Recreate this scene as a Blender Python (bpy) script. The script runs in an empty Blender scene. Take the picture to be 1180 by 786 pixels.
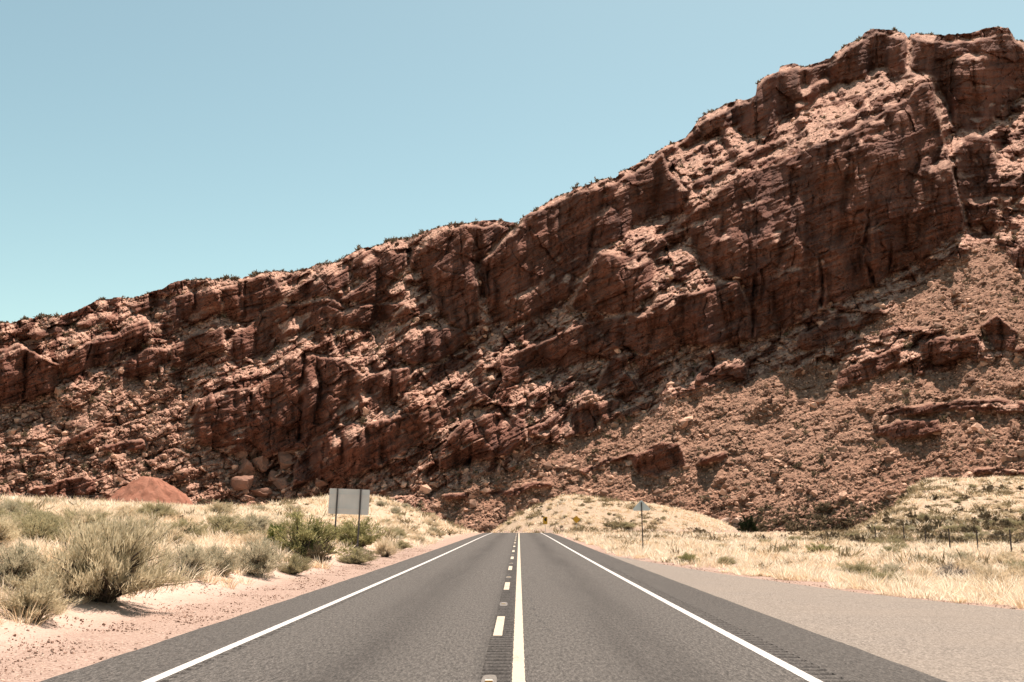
import bpy, math, random
import numpy as np
from mathutils import Vector, Matrix, Euler
R_ = math.radians
scene = bpy.context.scene
COL = scene.collection

# ------------------------------------------------------------------ camera, sky, sun, exposure
FPX = 1200.0                      # focal length in pixels of an 1180 wide picture
EYE = np.array([0.0, 0.0, 1.72])
PITCH, YAW = R_(9.93), R_(0.38)
SUN_EL, SUN_AZ = R_(67.0), R_(30.0)     # azimuth measured from +Y towards +X
cam_d = bpy.data.cameras.new('camera'); cam = bpy.data.objects.new('camera', cam_d)
COL.objects.link(cam)
cam_d.sensor_width = 36.0; cam_d.lens = 36.0*FPX/1180.0
cam_d.clip_start = 0.1; cam_d.clip_end = 20000
cam.location = EYE; cam.rotation_euler = (math.pi/2+PITCH, 0, YAW)
scene.camera = cam

world = bpy.data.worlds.new('World'); scene.world = world; world.use_nodes = True
wn = world.node_tree; wn.nodes.clear()
sky = wn.nodes.new('ShaderNodeTexSky'); sky.sky_type = 'NISHITA'; sky.sun_disc = False
sky.sun_elevation = SUN_EL; sky.sun_rotation = SUN_AZ
sky.altitude = 1200; sky.air_density = 1.0; sky.dust_density = 2.0; sky.ozone_density = 1.0
hue = wn.nodes.new('ShaderNodeMix'); hue.data_type = 'RGBA'; hue.blend_type = 'MULTIPLY'
hue.inputs[0].default_value = 1.0
hue.inputs[7].default_value = (1.30, 1.32, 0.925, 1)
bg = wn.nodes.new('ShaderNodeBackground'); bg.inputs[1].default_value = 0.072
wo = wn.nodes.new('ShaderNodeOutputWorld')
wn.links.new(sky.outputs[0], hue.inputs[6]); wn.links.new(hue.outputs[2], bg.inputs[0]); wn.links.new(bg.outputs[0], wo.inputs[0])

sun_d = bpy.data.lights.new('sun', 'SUN'); sun_d.energy = 5.0; sun_d.angle = R_(0.53); sun_d.color = (1.0, 0.86, 0.76)
sun = bpy.data.objects.new('sun', sun_d); COL.objects.link(sun)
sdir = Vector((math.cos(SUN_EL)*math.sin(SUN_AZ), math.cos(SUN_EL)*math.cos(SUN_AZ), math.sin(SUN_EL)))
sun.rotation_euler = sdir.to_track_quat('Z', 'Y').to_euler(); sun.location = (60, 100, 400)
scene.view_settings.view_transform = 'Standard'; scene.view_settings.look = 'None'
scene.view_settings.exposure = 1.13; scene.view_settings.gamma = 1.0
scene.view_settings.use_curve_mapping = False

# ------------------------------------------------------------------ helpers
cR = np.array(Euler(cam.rotation_euler).to_matrix())
def ray(px, py):
    px = np.asarray(px, float); py = np.asarray(py, float)
    v = np.stack([(px-590.0)/FPX, -(py-393.0)/FPX, -np.ones_like(px)], -1)
    return v @ cR.T

def ss(a, b, x):
    t = np.clip((np.asarray(x, float)-a)/(b-a), 0, 1); return t*t*(3-2*t)

_perm = {}
def _tab(seed):
    if seed not in _perm:
        r = np.random.RandomState(seed); p = r.permutation(512)
        g = r.rand(512)*2*np.pi
        _perm[seed] = (np.concatenate([p, p]), np.cos(g).astype(np.float32), np.sin(g).astype(np.float32), r.rand(512, 6).astype(np.float32))
    return _perm[seed]
def perlin(x, y, seed):
    p, gc, gs, _ = _tab(seed)
    xi = np.floor(x).astype(int); yi = np.floor(y).astype(int)
    xf = (x-xi).astype(np.float32); yf = (y-yi).astype(np.float32)
    u = xf*xf*xf*(xf*(xf*6-15)+10); v = yf*yf*yf*(yf*(yf*6-15)+10)
    def g(a, b):
        h = p[(p[a & 511]+b) & 511]; return gc[h]*(xf-(a-xi))+gs[h]*(yf-(b-yi))
    n00, n10, n01, n11 = g(xi, yi), g(xi+1, yi), g(xi, yi+1), g(xi+1, yi+1)
    return 1.5*((n00*(1-u)+n10*u)*(1-v)+(n01*(1-u)+n11*u)*v)
def fbm(x, y, seed, oct=4, gain=0.5):
    a, s, t = 1.0, 0.0, 0.0
    for k in range(oct):
        s = s+a*perlin(x*2**k+17.3*k, y*2**k-9.1*k, seed+k); t += a; a *= gain
    return s/t
def cells(x, y, seed, tilt=1.0, off=1.0):
    """blocky facets: every cell is a tilted plane; returns (height, edge distance, cell tone)"""
    p, _, _, rv = _tab(seed)
    xi = np.floor(x).astype(int); yi = np.floor(y).astype(int)
    b1 = np.full(x.shape, 9.0, np.float32); b2 = b1.copy(); h = np.zeros_like(b1); tone = np.zeros_like(b1)
    for dx in (-1, 0, 1):
        for dy in (-1, 0, 1):
            q = p[(p[(xi+dx) & 511]+yi+dy) & 511]
            ex = (x-(xi+dx+rv[q, 0])).astype(np.float32); ey = (y-(yi+dy+rv[q, 1])).astype(np.float32)
            d = np.sqrt(ex*ex+ey*ey)
            near = d < b1
            b2 = np.where(near, b1, np.minimum(b2, d))
            val = off*(rv[q, 2]-0.5)+tilt*((rv[q, 3]-0.5)*ex+(rv[q, 4]-0.5)*ey)
            h = np.where(near, val, h); tone = np.where(near, rv[q, 5], tone); b1 = np.where(near, d, b1)
    return h, b2-b1, tone

def bricks(u, s, h, w, seed):
    """beds broken into blocks: a random step per block, sharp at the joints"""
    p, _, _, rv = _tab(seed)
    r0 = s/h+0.6*perlin(u/(w*1.7), s/(h*5), seed+1); row = np.floor(r0).astype(int)
    bed = rv[p[row & 511], 0]; c0 = u/(w*(0.5+1.2*rv[p[row & 511], 3]))+rv[p[row & 511], 1]*9+0.25*perlin(u/w, s/h, seed+2)
    col = np.floor(c0).astype(int)
    q = p[(p[row & 511]+col) & 511]
    gap = np.minimum(np.abs(c0-np.round(c0))*w, np.abs(r0-np.round(r0))*h)
    return (0.55*bed+0.45*rv[q, 2]-0.5).astype(np.float32), gap

def new_mesh(name, verts, faces, mat=None, smooth=False, attrs=None, parent=None):
    """verts (n,3); faces (m,3) or (m,4) array or a list of such arrays"""
    me = bpy.data.meshes.new(name)
    if not isinstance(faces, list): faces = [faces]
    verts = np.asarray(verts, np.float32)
    me.vertices.add(len(verts)); me.vertices.foreach_set('co', verts.ravel())
    nl = sum(f.size for f in faces); npol = sum(len(f) for f in faces)
    me.loops.add(nl); me.polygons.add(npol)
    me.loops.foreach_set('vertex_index', np.concatenate([f.ravel() for f in faces]).astype(np.int32))
    tot = np.concatenate([np.full(len(f), f.shape[1], np.int32) for f in faces])
    me.polygons.foreach_set('loop_start', np.concatenate([[0], np.cumsum(tot)[:-1]]).astype(np.int32))
    me.polygons.foreach_set('use_smooth', np.full(npol, smooth))
    if attrs:
        for k, a in attrs.items():
            at = me.attributes.new(k, 'FLOAT', 'POINT'); at.data.foreach_set('value', np.asarray(a, np.float32).ravel())
    me.update(calc_edges=True); me.validate()
    if mat: me.materials.append(mat)
    o = bpy.data.objects.new(name, me); COL.objects.link(o)
    if parent: o.parent = parent
    return o

def tag(o, label=None, cat=None, group=None, kind=None):
    if label: o['label'] = label
    if cat: o['category'] = cat
    if group: o['group'] = group
    if kind: o['kind'] = kind
    return o
def empty(name, loc, rz=0.0):
    o = bpy.data.objects.new(name, None); COL.objects.link(o); o.location = loc; o.rotation_euler = (0, 0, rz)
    o.empty_display_size = 0.2
    return o
def copy_tree(o, parent=None):
    c = o.copy(); COL.objects.link(c)
    if parent: c.parent = parent
    for ch in list(o.children): copy_tree(ch, c)
    return c

class MB:
    """collects boxes, tubes and prisms into one mesh"""
    def __init__(s): s.v = []; s.f3 = []; s.f4 = []; s.n = 0
    def add(s, v, f3=None, f4=None):
        v = np.asarray(v, float)
        if f3 is not None and len(f3): s.f3.append(np.asarray(f3)+s.n)
        if f4 is not None and len(f4): s.f4.append(np.asarray(f4)+s.n)
        s.v.append(v); s.n += len(v)
    def box(s, c, size, bev=0.0):
        c = np.array(c, float); h = np.array(size, float)/2
        k = np.array([[-1,-1,-1],[1,-1,-1],[1,1,-1],[-1,1,-1],[-1,-1,1],[1,-1,1],[1,1,1],[-1,1,1]])
        s.add(c+k*h, f4=[[0,3,2,1],[4,5,6,7],[0,1,5,4],[1,2,6,5],[2,3,7,6],[3,0,4,7]])
    def tube(s, pts, rad, n=6, cap=True):
        pts = [np.array(p, float) for p in pts]; rad = rad if hasattr(rad, '__len__') else [rad]*len(pts)
        rings = []
        for i, p in enumerate(pts):
            d = pts[min(i+1, len(pts)-1)]-pts[max(i-1, 0)]; d = d/(np.linalg.norm(d)+1e-9)
            a = np.cross(d, [0, 0, 1.0] if abs(d[2]) < 0.9 else [1.0, 0, 0]); a /= np.linalg.norm(a); b = np.cross(d, a)
            t = np.arange(n)*2*np.pi/n
            rings.append(p+rad[i]*(np.cos(t)[:, None]*a+np.sin(t)[:, None]*b))
        v = np.concatenate(rings); f = []
        for i in range(len(pts)-1):
            for j in range(n):
                k = (j+1) % n; f.append([i*n+j, i*n+k, (i+1)*n+k, (i+1)*n+j])
        f3 = []
        if cap:
            v = np.concatenate([v, [pts[0], pts[-1]]]); m = len(pts)*n
            for j in range(n):
                k = (j+1) % n; f3 += [[m, k, j], [m+1, m-n+j, m-n+k]]
        s.add(v, f3=f3, f4=f)
    def prism(s, poly, y0, y1):
        """polygon in XZ extruded along Y"""
        m = len(poly); v = [(x, y0, z) for x, z in poly]+[(x, y1, z) for x, z in poly]
        f3 = []; f4 = [[i, (i+1) % m, m+(i+1) % m, m+i] for i in range(m)]
        for i in range(1, m-1): f3 += [[0, i+1, i], [m, m+i, m+i+1]]
        s.add(v, f3=f3, f4=f4)
    def build(s, name, mat, parent=None, smooth=False):
        fs = []
        if s.f3: fs.append(np.concatenate(s.f3))
        if s.f4: fs.append(np.concatenate(s.f4))
        return new_mesh(name, np.concatenate(s.v), fs, mat, smooth, parent=parent)

# ------------------------------------------------------------------ material helpers
class NT:
    def __init__(s, name):
        s.m = bpy.data.materials.new(name); s.m.use_nodes = True; s.t = s.m.node_tree; s.t.nodes.clear()
        s.out = s.n('ShaderNodeOutputMaterial')
    def n(s, typ, **kw):
        x = s.t.nodes.new(typ)
        for k, v in kw.items(): setattr(x, k, v)
        return x
    def l(s, a, b): s.t.links.new(a, b)
    def val(s, sock, v):
        if hasattr(v, 'is_output') or isinstance(v, bpy.types.NodeSocket): s.l(v, sock)
        else: sock.default_value = v
    def pos(s, scale=(1, 1, 1)):
        g = s.n('ShaderNodeNewGeometry'); m = s.n('ShaderNodeMapping'); s.l(g.outputs['Position'], m.inputs[0]); m.inputs['Scale'].default_value = scale
        return m.outputs[0]
    def noise(s, vec, scale, detail=4, rough=0.55, dist=0.0):
        x = s.n('ShaderNodeTexNoise'); s.l(vec, x.inputs['Vector']); x.inputs['Scale'].default_value = scale
        x.inputs['Detail'].default_value = detail; x.inputs['Roughness'].default_value = rough; x.inputs['Distortion'].default_value = dist
        return x.outputs[0]
    def vor(s, vec, scale, feat='F1', out='Distance'):
        x = s.n('ShaderNodeTexVoronoi', feature=feat); s.l(vec, x.inputs['Vector']); x.inputs['Scale'].default_value = scale
        return x.outputs[out]
    def ramp(s, fac, stops):
        x = s.n('ShaderNodeValToRGB'); s.l(fac, x.inputs[0]); e = x.color_ramp.elements
        while len(e) < len(stops): e.new(0.5)
        for i, (p, c) in enumerate(stops):
            e[i].position = p; e[i].color = (c, c, c, 1) if not hasattr(c, '__len__') else (*c, 1)
        return x.outputs[0]
    def mix(s, fac, a, b, mode='MIX'):
        x = s.n('ShaderNodeMix', data_type='RGBA', blend_type=mode); s.val(x.inputs[0], fac)
        for k, c in ((6, a), (7, b)):
            if hasattr(c, '__len__') and not isinstance(c, bpy.types.NodeSocket): x.inputs[k].default_value = (*c[:3], 1)
            else: s.l(c, x.inputs[k])
        return x.outputs[2]
    def math(s, op, a, b=0.0, c=0.0, clamp=False):
        x = s.n('ShaderNodeMath', operation=op); x.use_clamp = clamp
        s.val(x.inputs[0], a); s.val(x.inputs[1], b); s.val(x.inputs[2], c)
        return x.outputs[0]
    def attr(s, name):
        x = s.n('ShaderNodeAttribute', attribute_name=name); return x.outputs['Fac']
    def sep(s, vec):
        x = s.n('ShaderNodeSeparateXYZ'); s.l(vec, x.inputs[0]); return x.outputs
    def bump(s, h, strength, dist):
        x = s.n('ShaderNodeBump'); s.l(h, x.inputs['Height']); x.inputs['Strength'].default_value = strength; x.inputs['Distance'].default_value = dist
        return x.outputs[0]
    def bsdf(s, col, rough=0.9, spec=0.2, nrm=None, metal=0.0):
        b = s.n('ShaderNodeBsdfPrincipled'); s.val(b.inputs['Base Color'], (*col, 1) if isinstance(col, tuple) else col)
        s.val(b.inputs['Roughness'], rough); b.inputs['Specular IOR Level'].default_value = spec; b.inputs['Metallic'].default_value = metal
        if nrm: s.l(nrm, b.inputs['Normal'])
        s.l(b.outputs[0], s.out.inputs[0]); return b

def mat_plain(name, col, rough=0.8, metal=0.0, var=0.15, scale=6.0, spec=0.3):
    t = NT(name); n = t.noise(t.pos(), scale, 5)
    c = t.mix(t.ramp(n, [(0.3, 0.0), (0.7, 1.0)]), tuple(x*(1-var) for x in col), tuple(min(1, x*(1+var)) for x in col))
    t.bsdf(c, rough, spec, metal=metal); return t.m

def mat_leaf(name, c0, c1, trans=0.35):
    t = NT(name); g = t.n('ShaderNodeNewGeometry')
    n = t.noise(t.pos(), 2.2, 3); rnd = g.outputs['Random Per Island']
    f = t.math('ADD', t.math('MULTIPLY', n, 0.8), t.math('MULTIPLY', rnd, 0.7))
    c = t.mix(t.ramp(f, [(0.35, 0.0), (1.05, 1.0)]), c0, c1)
    d = t.n('ShaderNodeBsdfDiffuse'); tr = t.n('ShaderNodeBsdfTranslucent'); mx = t.n('ShaderNodeMixShader')
    t.l(c, d.inputs[0]); t.l(c, tr.inputs[0]); mx.inputs[0].default_value = trans
    t.l(d.outputs[0], mx.inputs[1]); t.l(tr.outputs[0], mx.inputs[2]); t.l(mx.outputs[0], t.out.inputs[0])
    return t.m

# ------------------------------------------------------------------ terrain height
def road_z(y):
    y = np.asarray(y, float)
    return 0.3*ss(20, 150, y)-np.minimum(6.3, np.maximum(y-160, 0)**2*0.0022)
def pull_edge(y):
    return np.interp(y, [8, 14, 18, 23, 28, 37, 45, 56, 62], [30, 18.5, 14.0, 10.7, 8.9, 7.2, 6.1, 4.9, 4.72])
def ground_z(x, y):
    x = np.asarray(x, float); y = np.asarray(y, float)
    rz = road_z(y)
    base = np.where(np.abs(x) < 1e9, rz, 0.0)
    lx = -x-5.28; rx = x-4.72
    und = fbm(x/9.0, y/9.0, 5, 3)
    left = np.interp(lx, [0, 0.5, 1.8, 2.7, 5, 9, 14, 30, 60, 140], [-0.03, -0.02, 0.06, 0.28, 0.80, 1.38, 1.95, 3.1, 3.8, 4.4])
    left = left*(1-ss(120, 230, y)*ss(2, 12, lx)) + 0.22*und*ss(1.5, 7, lx)
    mound = 2.75*np.exp(-((x+17.5)/8.0)**2-((y-120)/26.0)**2)*ss(0.3, 5.0, lx)
    right = np.interp(rx, [0, 1.0, 10, 40], [-0.034, -0.05, -0.21, -0.33])+0.25*und*ss(0.5, 5, x-pull_edge(y))
    z = base+np.where(lx > 0, left+mound, 0)+np.where(rx > 0, right, 0)
    z = np.where((lx <= 0) & (rx <= 0), base-0.03, z)
    # away from the road the plain does not follow the road down over its crest
    flat = np.where(rx > 0, np.maximum(z, right-ss(5, 0, rx)*6), z)
    z = np.where(rx > 0, flat, z)
    # the hill beyond the crest
    prof = np.interp(x, [-14, -5, 0, 5, 9, 14, 20, 28, 34, 40, 46, 54], [-6, 0.2, 3.4, 5.6, 7.2, 7.0, 6.0, 5.3, 4.2, 2.2, -0.6, -6])
    hill = -6+(prof+6)*ss(158, 216, y)*(1-ss(250, 300, y))+0.35*fbm(x/14, y/14, 9, 3)
    z = np.maximum(z, hill)
    dxx = x-(y-118)*0.42+3.0*fbm(x/15.0, y/15.0, 16, 2)
    dune = 9.0*ss(84, 176, y)*ss(33, 46, dxx)*(1-ss(195, 260, y))+0.35*fbm(x/12.0, y/12.0, 15, 3)*ss(80, 110, y)*ss(33, 44, dxx)
    z = z+dune
    return z-6*ss(240, 330, y)*(rx > 0)

def on_ground(px, py, zguess=None):
    """march a picture ray to the ground"""
    d = ray(px, py); d = d/np.hypot(d[0], d[1])
    rr = np.geomspace(6, 330, 900); z = EYE[2]+d[2]*rr
    hit = z <= ground_z(EYE[0]+d[0]*rr, EYE[1]+d[1]*rr)
    r = rr[int(np.argmax(hit))] if hit.any() else 330.0
    return EYE+d*r

# ------------------------------------------------------------------ the sandstone mountain
SKY = [(-90,392),(-40,381),(0,371),(12,372),(27,367),(69,364),(93,356),(113,345),(137,343),(151,344),(165,339),(187,333),(200,325),(221,322),(251,321),(282,320),
 (303,314),(318,312),(337,313),(358,308),(365,304),(387,302),(399,295),(413,287),(433,283),(447,278),(475,273),(492,266),(520,258),(541,257),(556,254),(578,253),
 (585,255),(593,257),(597,260),(600,253),(604,249),(614,244),(623,238),(633,232),(646,224),(657,221),(661,217),(680,212),(697,206),(712,204),(714,198),(722,195),(735,188),(748,180),
 (760,173),(779,163),(790,158),(798,148),(805,137),(813,131),(836,121),(850,115),(859,115),(871,110),(872.5,97),(882,87),(897,83),(899,77),(913,73),(928,77),(940,72),(955,68),
 (966,58),(978,50),(989,47),(997,37),(1008,33),(1027,34),(1042,38),(1047,44),(1050,39),(1065,39),(1088,40),(1119,38),(1134,33),(1149,30.5),(1162,32),(1170,45),(1180,48.5),(1215,52),(1290,46)]
CLIFFS = [
 # big face under the long ramp
 [(690,292),(715,296),(745,290),(770,268),(800,242),(836,214),(886,190),(932,171),(974,152),(1008,137),(1040,116),(1062,98),(1077,95),(1075,127),(1092,173),(1104,218),(1109,266),(1081,282),(1060,300),(1031,318),(1006,330),(960,350),(917,374),(869,390),(862,350),(852,322),(826,316),(806,296),(796,272),(772,276),(752,300),(752,333),(736,351),(718,360),(663,359),(657,350)],
 [(571,420),(610,398),(651,383),(694,368),(739,358),(797,337),(831,325),(849,324),(862,350),(867,389),(840,394),(797,397),(767,405),(742,408),(724,402),(700,402),(675,420),(651,423),(614,423),(585,442)],
 [(597,264),(604,254),(646,230),(680,218),(712,209),(735,195),(765,180),(775,205),(797,222),(790,236),(755,247),(724,266),(690,291),(663,324),(651,342),(626,363),(568,374),(560,345),(553,320),(556,300),(580,280)],
 [(872,101),(882,93),(913,79),(955,74),(989,52),(1008,38),(1042,43),(1046,70),(1044,82),(1015,76),(980,92),(940,113),(900,139),(886,150),(868,158),(850,148),(858,128)],
 [(1050,46),(1088,50),(1134,42),(1166,40),(1180,58),(1290,58),(1290,100),(1180,104),(1160,125),(1142,146),(1111,150),(1096,142),(1084,108),(1078,90),(1052,80)],
 [(1100,173),(1115,156),(1138,156),(1146,180),(1153,211),(1149,249),(1134,252),(1118,262),(1108,240)],
 [(779,170),(798,154),(813,137),(850,121),(869,116),(866,135),(830,148),(800,167)],
 [(790,212),(830,196),(870,174),(905,158),(910,163),(872,182),(830,204),(800,220)],
 [(262,405),(272,384),(293,366),(320,352),(354,349),(385,345),(400,352),(372,371),(344,381),(303,408),(272,415)],
 [(255,335),(280,326),(303,319),(320,324),(327,343),(296,364),(269,371),(255,364)],
 [(330,343),(351,324),(385,310),(402,306),(399,326),(378,340),(337,347)],
 [(406,297),(433,287),(468,293),(471,305),(450,330),(420,347),(392,343),(423,323),(402,313)],
 [(475,283),(516,265),(552,259),(590,263),(560,292),(550,306),(548,330),(553,372),(535,382),(520,372),(505,352),(492,330),(475,309)],
 [(375,368),(413,352),(464,349),(475,361),(440,368),(402,378),(382,381)],
 [(461,409),(492,380),(520,376),(545,384),(520,405),(495,417),(471,419)],
 [(225,470),(240,456),(262,450),(287,449),(292,456),(303,440),(320,428),(334,414),(368,410),(396,414),(416,432),(446,424),(476,424),(469,447),(438,467),(396,484),(357,511),(340,517),(304,525),(256,520),(231,511),(222,490)],
 [(351,517),(379,497),(402,486),(424,489),(446,484),(480,477),(516,463),(560,440),(590,432),(560,458),(520,480),(510,490),(497,500),(480,516),(466,525),(441,534),(413,542),(390,553),(357,557),(337,560),(339,540)],
 [(506,538),(512,509),(531,488),(570,475),(602,482),(609,505),(590,522),(544,535),(522,541)],
 [(647,477),(673,465),(718,461),(706,477),(680,496),(654,506),(646,499)],
 [(608,494),(641,478),(646,487),(641,502),(612,504)],
 [(686,446),(705,414),(715,408),(725,417),(718,431),(699,446)],
 [(802,432),(815,420),(834,423),(860,420),(860,436),(821,440),(805,442)],
 [(722,522),(757,513),(783,513),(788,525),(791,538),(754,549),(731,545)],
 [(805,525),(838,519),(840,528),(805,534)],
 [(668,540),(706,529),(724,524),(723,531),(689,540),(672,546)],
 [(506,571),(541,566),(545,572),(512,577)], [(560,566),(600,560),(635,554),(634,559),(600,568),(565,572)],
 [(920,387),(974,362),(981,375),(974,389),(938,404),(917,401)],
 [(981,376),(1009,352),(1020,358),(1009,368),(988,384)],
 [(963,428),(1002,412),(1038,401),(1038,415),(1002,436),(967,450)],
 [(1059,394),(1095,388),(1123,386),(1130,404),(1080,419),(1063,412)],
 [(1130,376),(1152,362),(1173,383),(1170,404),(1145,401)],
 [(1009,475),(1090,463),(1151,460),(1180,463),(1240,455),(1240,470),(1180,472),(1148,478),(1096,473),(1025,482)],
 [(1038,486),(1083,483),(1086,497),(1067,503),(1032,507),(1006,498),(1012,491)],
 [(1122,540),(1180,542),(1180,547),(1122,545)],
 [(-60,410),(0,401),(20,397),(48,414),(69,421),(69,443),(38,457),(0,466),(-60,470)],
 [(69,411),(103,394),(144,377),(172,371),(178,388),(137,405),(127,416),(89,433),(72,442)],
 [(134,443),(148,414),(168,401),(196,404),(192,419),(165,426),(144,442)],
 [(196,340),(220,336),(252,338),(252,364),(220,375),(196,381)],
 [(65,510),(96,497),(113,491),(103,503),(69,514)],
 [(31,564),(76,552),(113,552),(113,571),(34,571)],
 [(117,513),(148,510),(165,507),(172,516),(144,523),(120,520)],
 [(150,352),(190,345),(194,352),(160,362)], [(90,372),(130,360),(138,364),(104,378)], [(30,385),(80,375),(84,382),(40,392)],
 [(196,402),(225,385),(255,378),(258,398),(230,412),(200,420)],
 [(1150,215),(1180,200),(1180,225),(1158,240)], [(1156,290),(1290,270),(1290,300),(1170,308)],
]
TALUS = [(500,566),(560,548),(640,512),(720,486),(800,452),(860,440),(960,415),(1060,432),(1150,412),(1290,420),(1290,640),(480,640)]
LOWER = [[(-120,470),(60,462),(130,440),(200,430),(222,480),(250,525),(340,565),(420,556),(500,545),(500,640),(-120,640)]]
TALUS2 = [(1056,330),(1090,300),(1130,280),(1160,300),(1200,330),(1200,410),(1040,372),(985,392),(1010,366)]
CRACKS = [([(944,300),(948,352)],2.2,5),([(893,335),(889,375)],2.2,4.5),([(1000,243),(996,290),(1008,330)],2.2,5),([(868,318),(866,389)],2.6,6),([(1042,40),(1048,82)],2.0,5),
 ([(349,410),(345,505)],3.2,8),([(365,412),(366,470)],1.8,4),([(289,449),(289,490)],1.5,4),([(372,535),(372,556)],2,4),([(437,488),(439,532)],2.2,4),([(564,300),(562,373)],2.2,5),([(551,262),(545,300)],2.5,5),
 ([(800,345),(803,396)],1.6,2.5),([(825,322),(838,392)],1.6,2.5),([(780,338),(775,402)],1.4,2),([(610,262),(592,372)],1.4,1.5),([(700,235),(690,290)],1.5,2),([(1010,40),(1012,78)],1.4,2.5),([(897,84),(893,148)],1.6,3),([(928,78),(926,125)],1.4,2.5),
 ([(1026,270),(1026,315)],1.8,3.5),([(982,172),(985,290)],1.2,1.5),([(920,245),(905,372)],1.2,1.5),([(1090,60),(1094,140)],1.4,2),([(1046,130),(1080,280)],1.2,1.5),([(736,300),(728,358)],1.6,3),([(316,428),(310,518)],1.2,1.6),([(420,432),(410,470)],1.4,2),
 ([(530,265),(540,380)],1.8,3),([(575,480),(570,530)],2,4),([(545,490),(540,535)],2,4),([(665,466),(662,505)],1.8,3),([(30,400),(28,460)],2,4),([(104,394),(95,432)],2,4),([(155,405),(160,440)],2,4),([(225,338),(222,375)],2,4),([(285,326),(280,368)],2,4)]
PILLARS = [(1002,285,9,45,5),(1034,300,7,24,4),(966,312,12,36,3),(357,455,7,42,5),(565,352,8,24,5),(540,345,7,32,4),(905,300,20,60,3),(1068,150,10,55,5),(830,285,14,18,3),(300,480,40,50,4),(250,480,22,34,3),(1125,205,16,50,4),(370,525,14,25,3)]

def inpoly(u, v, poly):
    px = np.array([p[0] for p in poly], float); py = np.array([p[1] for p in poly], float)
    m = np.zeros(u.shape, bool)
    box = (u > px.min()) & (u < px.max()) & (v > py.min()) & (v < py.max())
    uu, vv = u[box], v[box]; r = np.zeros(uu.shape, bool)
    for i in range(len(poly)):
        x0, y0, x1, y1 = px[i-1], py[i-1], px[i], py[i]
        if y0 == y1: continue
        c = ((y0 > vv) != (y1 > vv)) & (uu < (x1-x0)*(vv-y0)/(y1-y0)+x0); r ^= c
    m[box] = r; return m
def blur(a, n):
    for ax in (0, 1):
        for _ in range(n):
            p = np.pad(a, [(1, 1) if k == ax else (0, 0) for k in (0, 1)], mode='edge')
            a = (np.take(p, range(0, a.shape[ax]), ax)+2*a+np.take(p, range(2, a.shape[ax]+2), ax))/4
    return a

ST = 0.92
Ug = np.arange(-90, 1285, ST); Vg = np.arange(14, 634, ST)
U, V = np.meshgrid(Ug, Vg)
D = ray(U, V); Hn = np.hypot(D[..., 0], D[..., 1]); T = D[..., 2]/Hn
DX = D[..., 0]/Hn; DY = D[..., 1]/Hn

dip = np.interp(V+0.25*(U-600), [150, 330, 480, 640], [0.52, 0.50, 0.40, 0.10])*np.interp(U, [0, 300, 700, 1000, 1150], [0.55, 0.8, 1.0, 0.8, 0.2])
# rotated coordinates along and across the beds
ang = np.arctan(dip.mean())
S = V+np.interp(U, [-90, 300, 700, 950, 1100, 1290], [-140, -20, 200, 300, 345, 350])   # across the dip of the beds (constant along one bed)
Wx = 7*fbm(U/38, V/38, 21, 4); Wy = 7*fbm(U/38, V/38, 31, 4)
Uw, Vw = U+Wx, V+Wy
cl = np.zeros(U.shape, np.float32)
for poly in CLIFFS: cl[inpoly(Uw, Vw, poly)] = 1
tal = np.zeros(U.shape, np.float32)
for poly in (TALUS, TALUS2): tal[inpoly(U+2.5*Wx, V+2*Wy, poly)] = 1
low = np.zeros(U.shape, np.float32)
for poly in LOWER: low[inpoly(U+2.5*Wx, V+2*Wy, poly)] = 1
tal = blur(np.maximum(tal, 0.28*low), 14)
bigcl = blur(cl, 2)
# procedural ledges in the broken ground
l1 = fbm(U/70, (S+0.8*Wy)/17, 41, 4)+0.35*perlin(U/14, V/22, 47)
l2 = fbm(U/30, (S+0.5*Wy)/7.5, 51, 3)+0.3*perlin(U/7, V/10, 57)
led = np.maximum(ss(0.06, 0.16, l1), 0.9*ss(0.16, 0.27, l2))
lt = 0.95*ss(0.15, 0.22, l1+0.15*fbm(U/120, V/60, 58, 2))*ss(-0.1, 0.2, fbm(U/80, S/40, 59, 2))+0.6*ss(0.34, 0.42, l2)
led = led*(1-tal)+lt*tal
l3 = fbm(U/75, (S+0.7*Wy)/15, 541, 4)+0.25*perlin(U/10, V/14, 543)
patch = ss(-0.15, 0.25, fbm(U/85, S/60, 545, 3)+0.25*ss(620, 420, U))
step = 0.92*ss(0.26, 0.34, l3)*patch
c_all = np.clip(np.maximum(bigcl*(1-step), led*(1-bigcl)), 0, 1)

al = R_(33)+R_(4)*fbm(U/60, V/40, 61, 3)-R_(3)*(1-tal)
al = np.maximum(al, np.arctan(T)+R_(7))
a_bench = np.clip(1/np.maximum(np.tan(al)-T, 0.15), 0.9, 5.5)
a_cl = -0.04+0.95*np.maximum(fbm(U/34, (S+0.3*V)/26, 71, 4), -0.12)
Fa = a_bench*(1-c_all)+a_cl*c_all
dT = np.gradient(T, axis=0)          # negative downwards in the grid
Fv = (Fa*dT)[:-1]                     # target step of ln r from row to row
base_r = np.interp(Ug, [-90, 250, 600, 900, 1290], [330, 330, 300, 285, 270])
rho0 = np.log(base_r)[None, :]+np.log(1.0/(1-np.clip(T, -0.05, 0.6)/0.95))
wv, wh = 1.0, 0.04
eps = wv/(325.0**2)
b = eps*rho0
b[:-1] -= wv*Fv; b[1:] += wv*Fv
nv, nu = b.shape
ext = np.concatenate([b, b[::-1]], 0); ext = np.concatenate([ext, ext[:, ::-1]], 1)
fh = np.fft.rfft2(ext)
kv = 2-2*np.cos(2*np.pi*np.arange(2*nv)/(2*nv)); ku = 2-2*np.cos(2*np.pi*np.arange(nu+1)/(2*nu))
rho = np.fft.irfft2(fh/(wv*kv[:, None]+wh*ku[None, :]+eps), s=ext.shape)[:nv, :nu]
rho += np.log(285.0)-np.median(rho[-14:, :])

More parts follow.
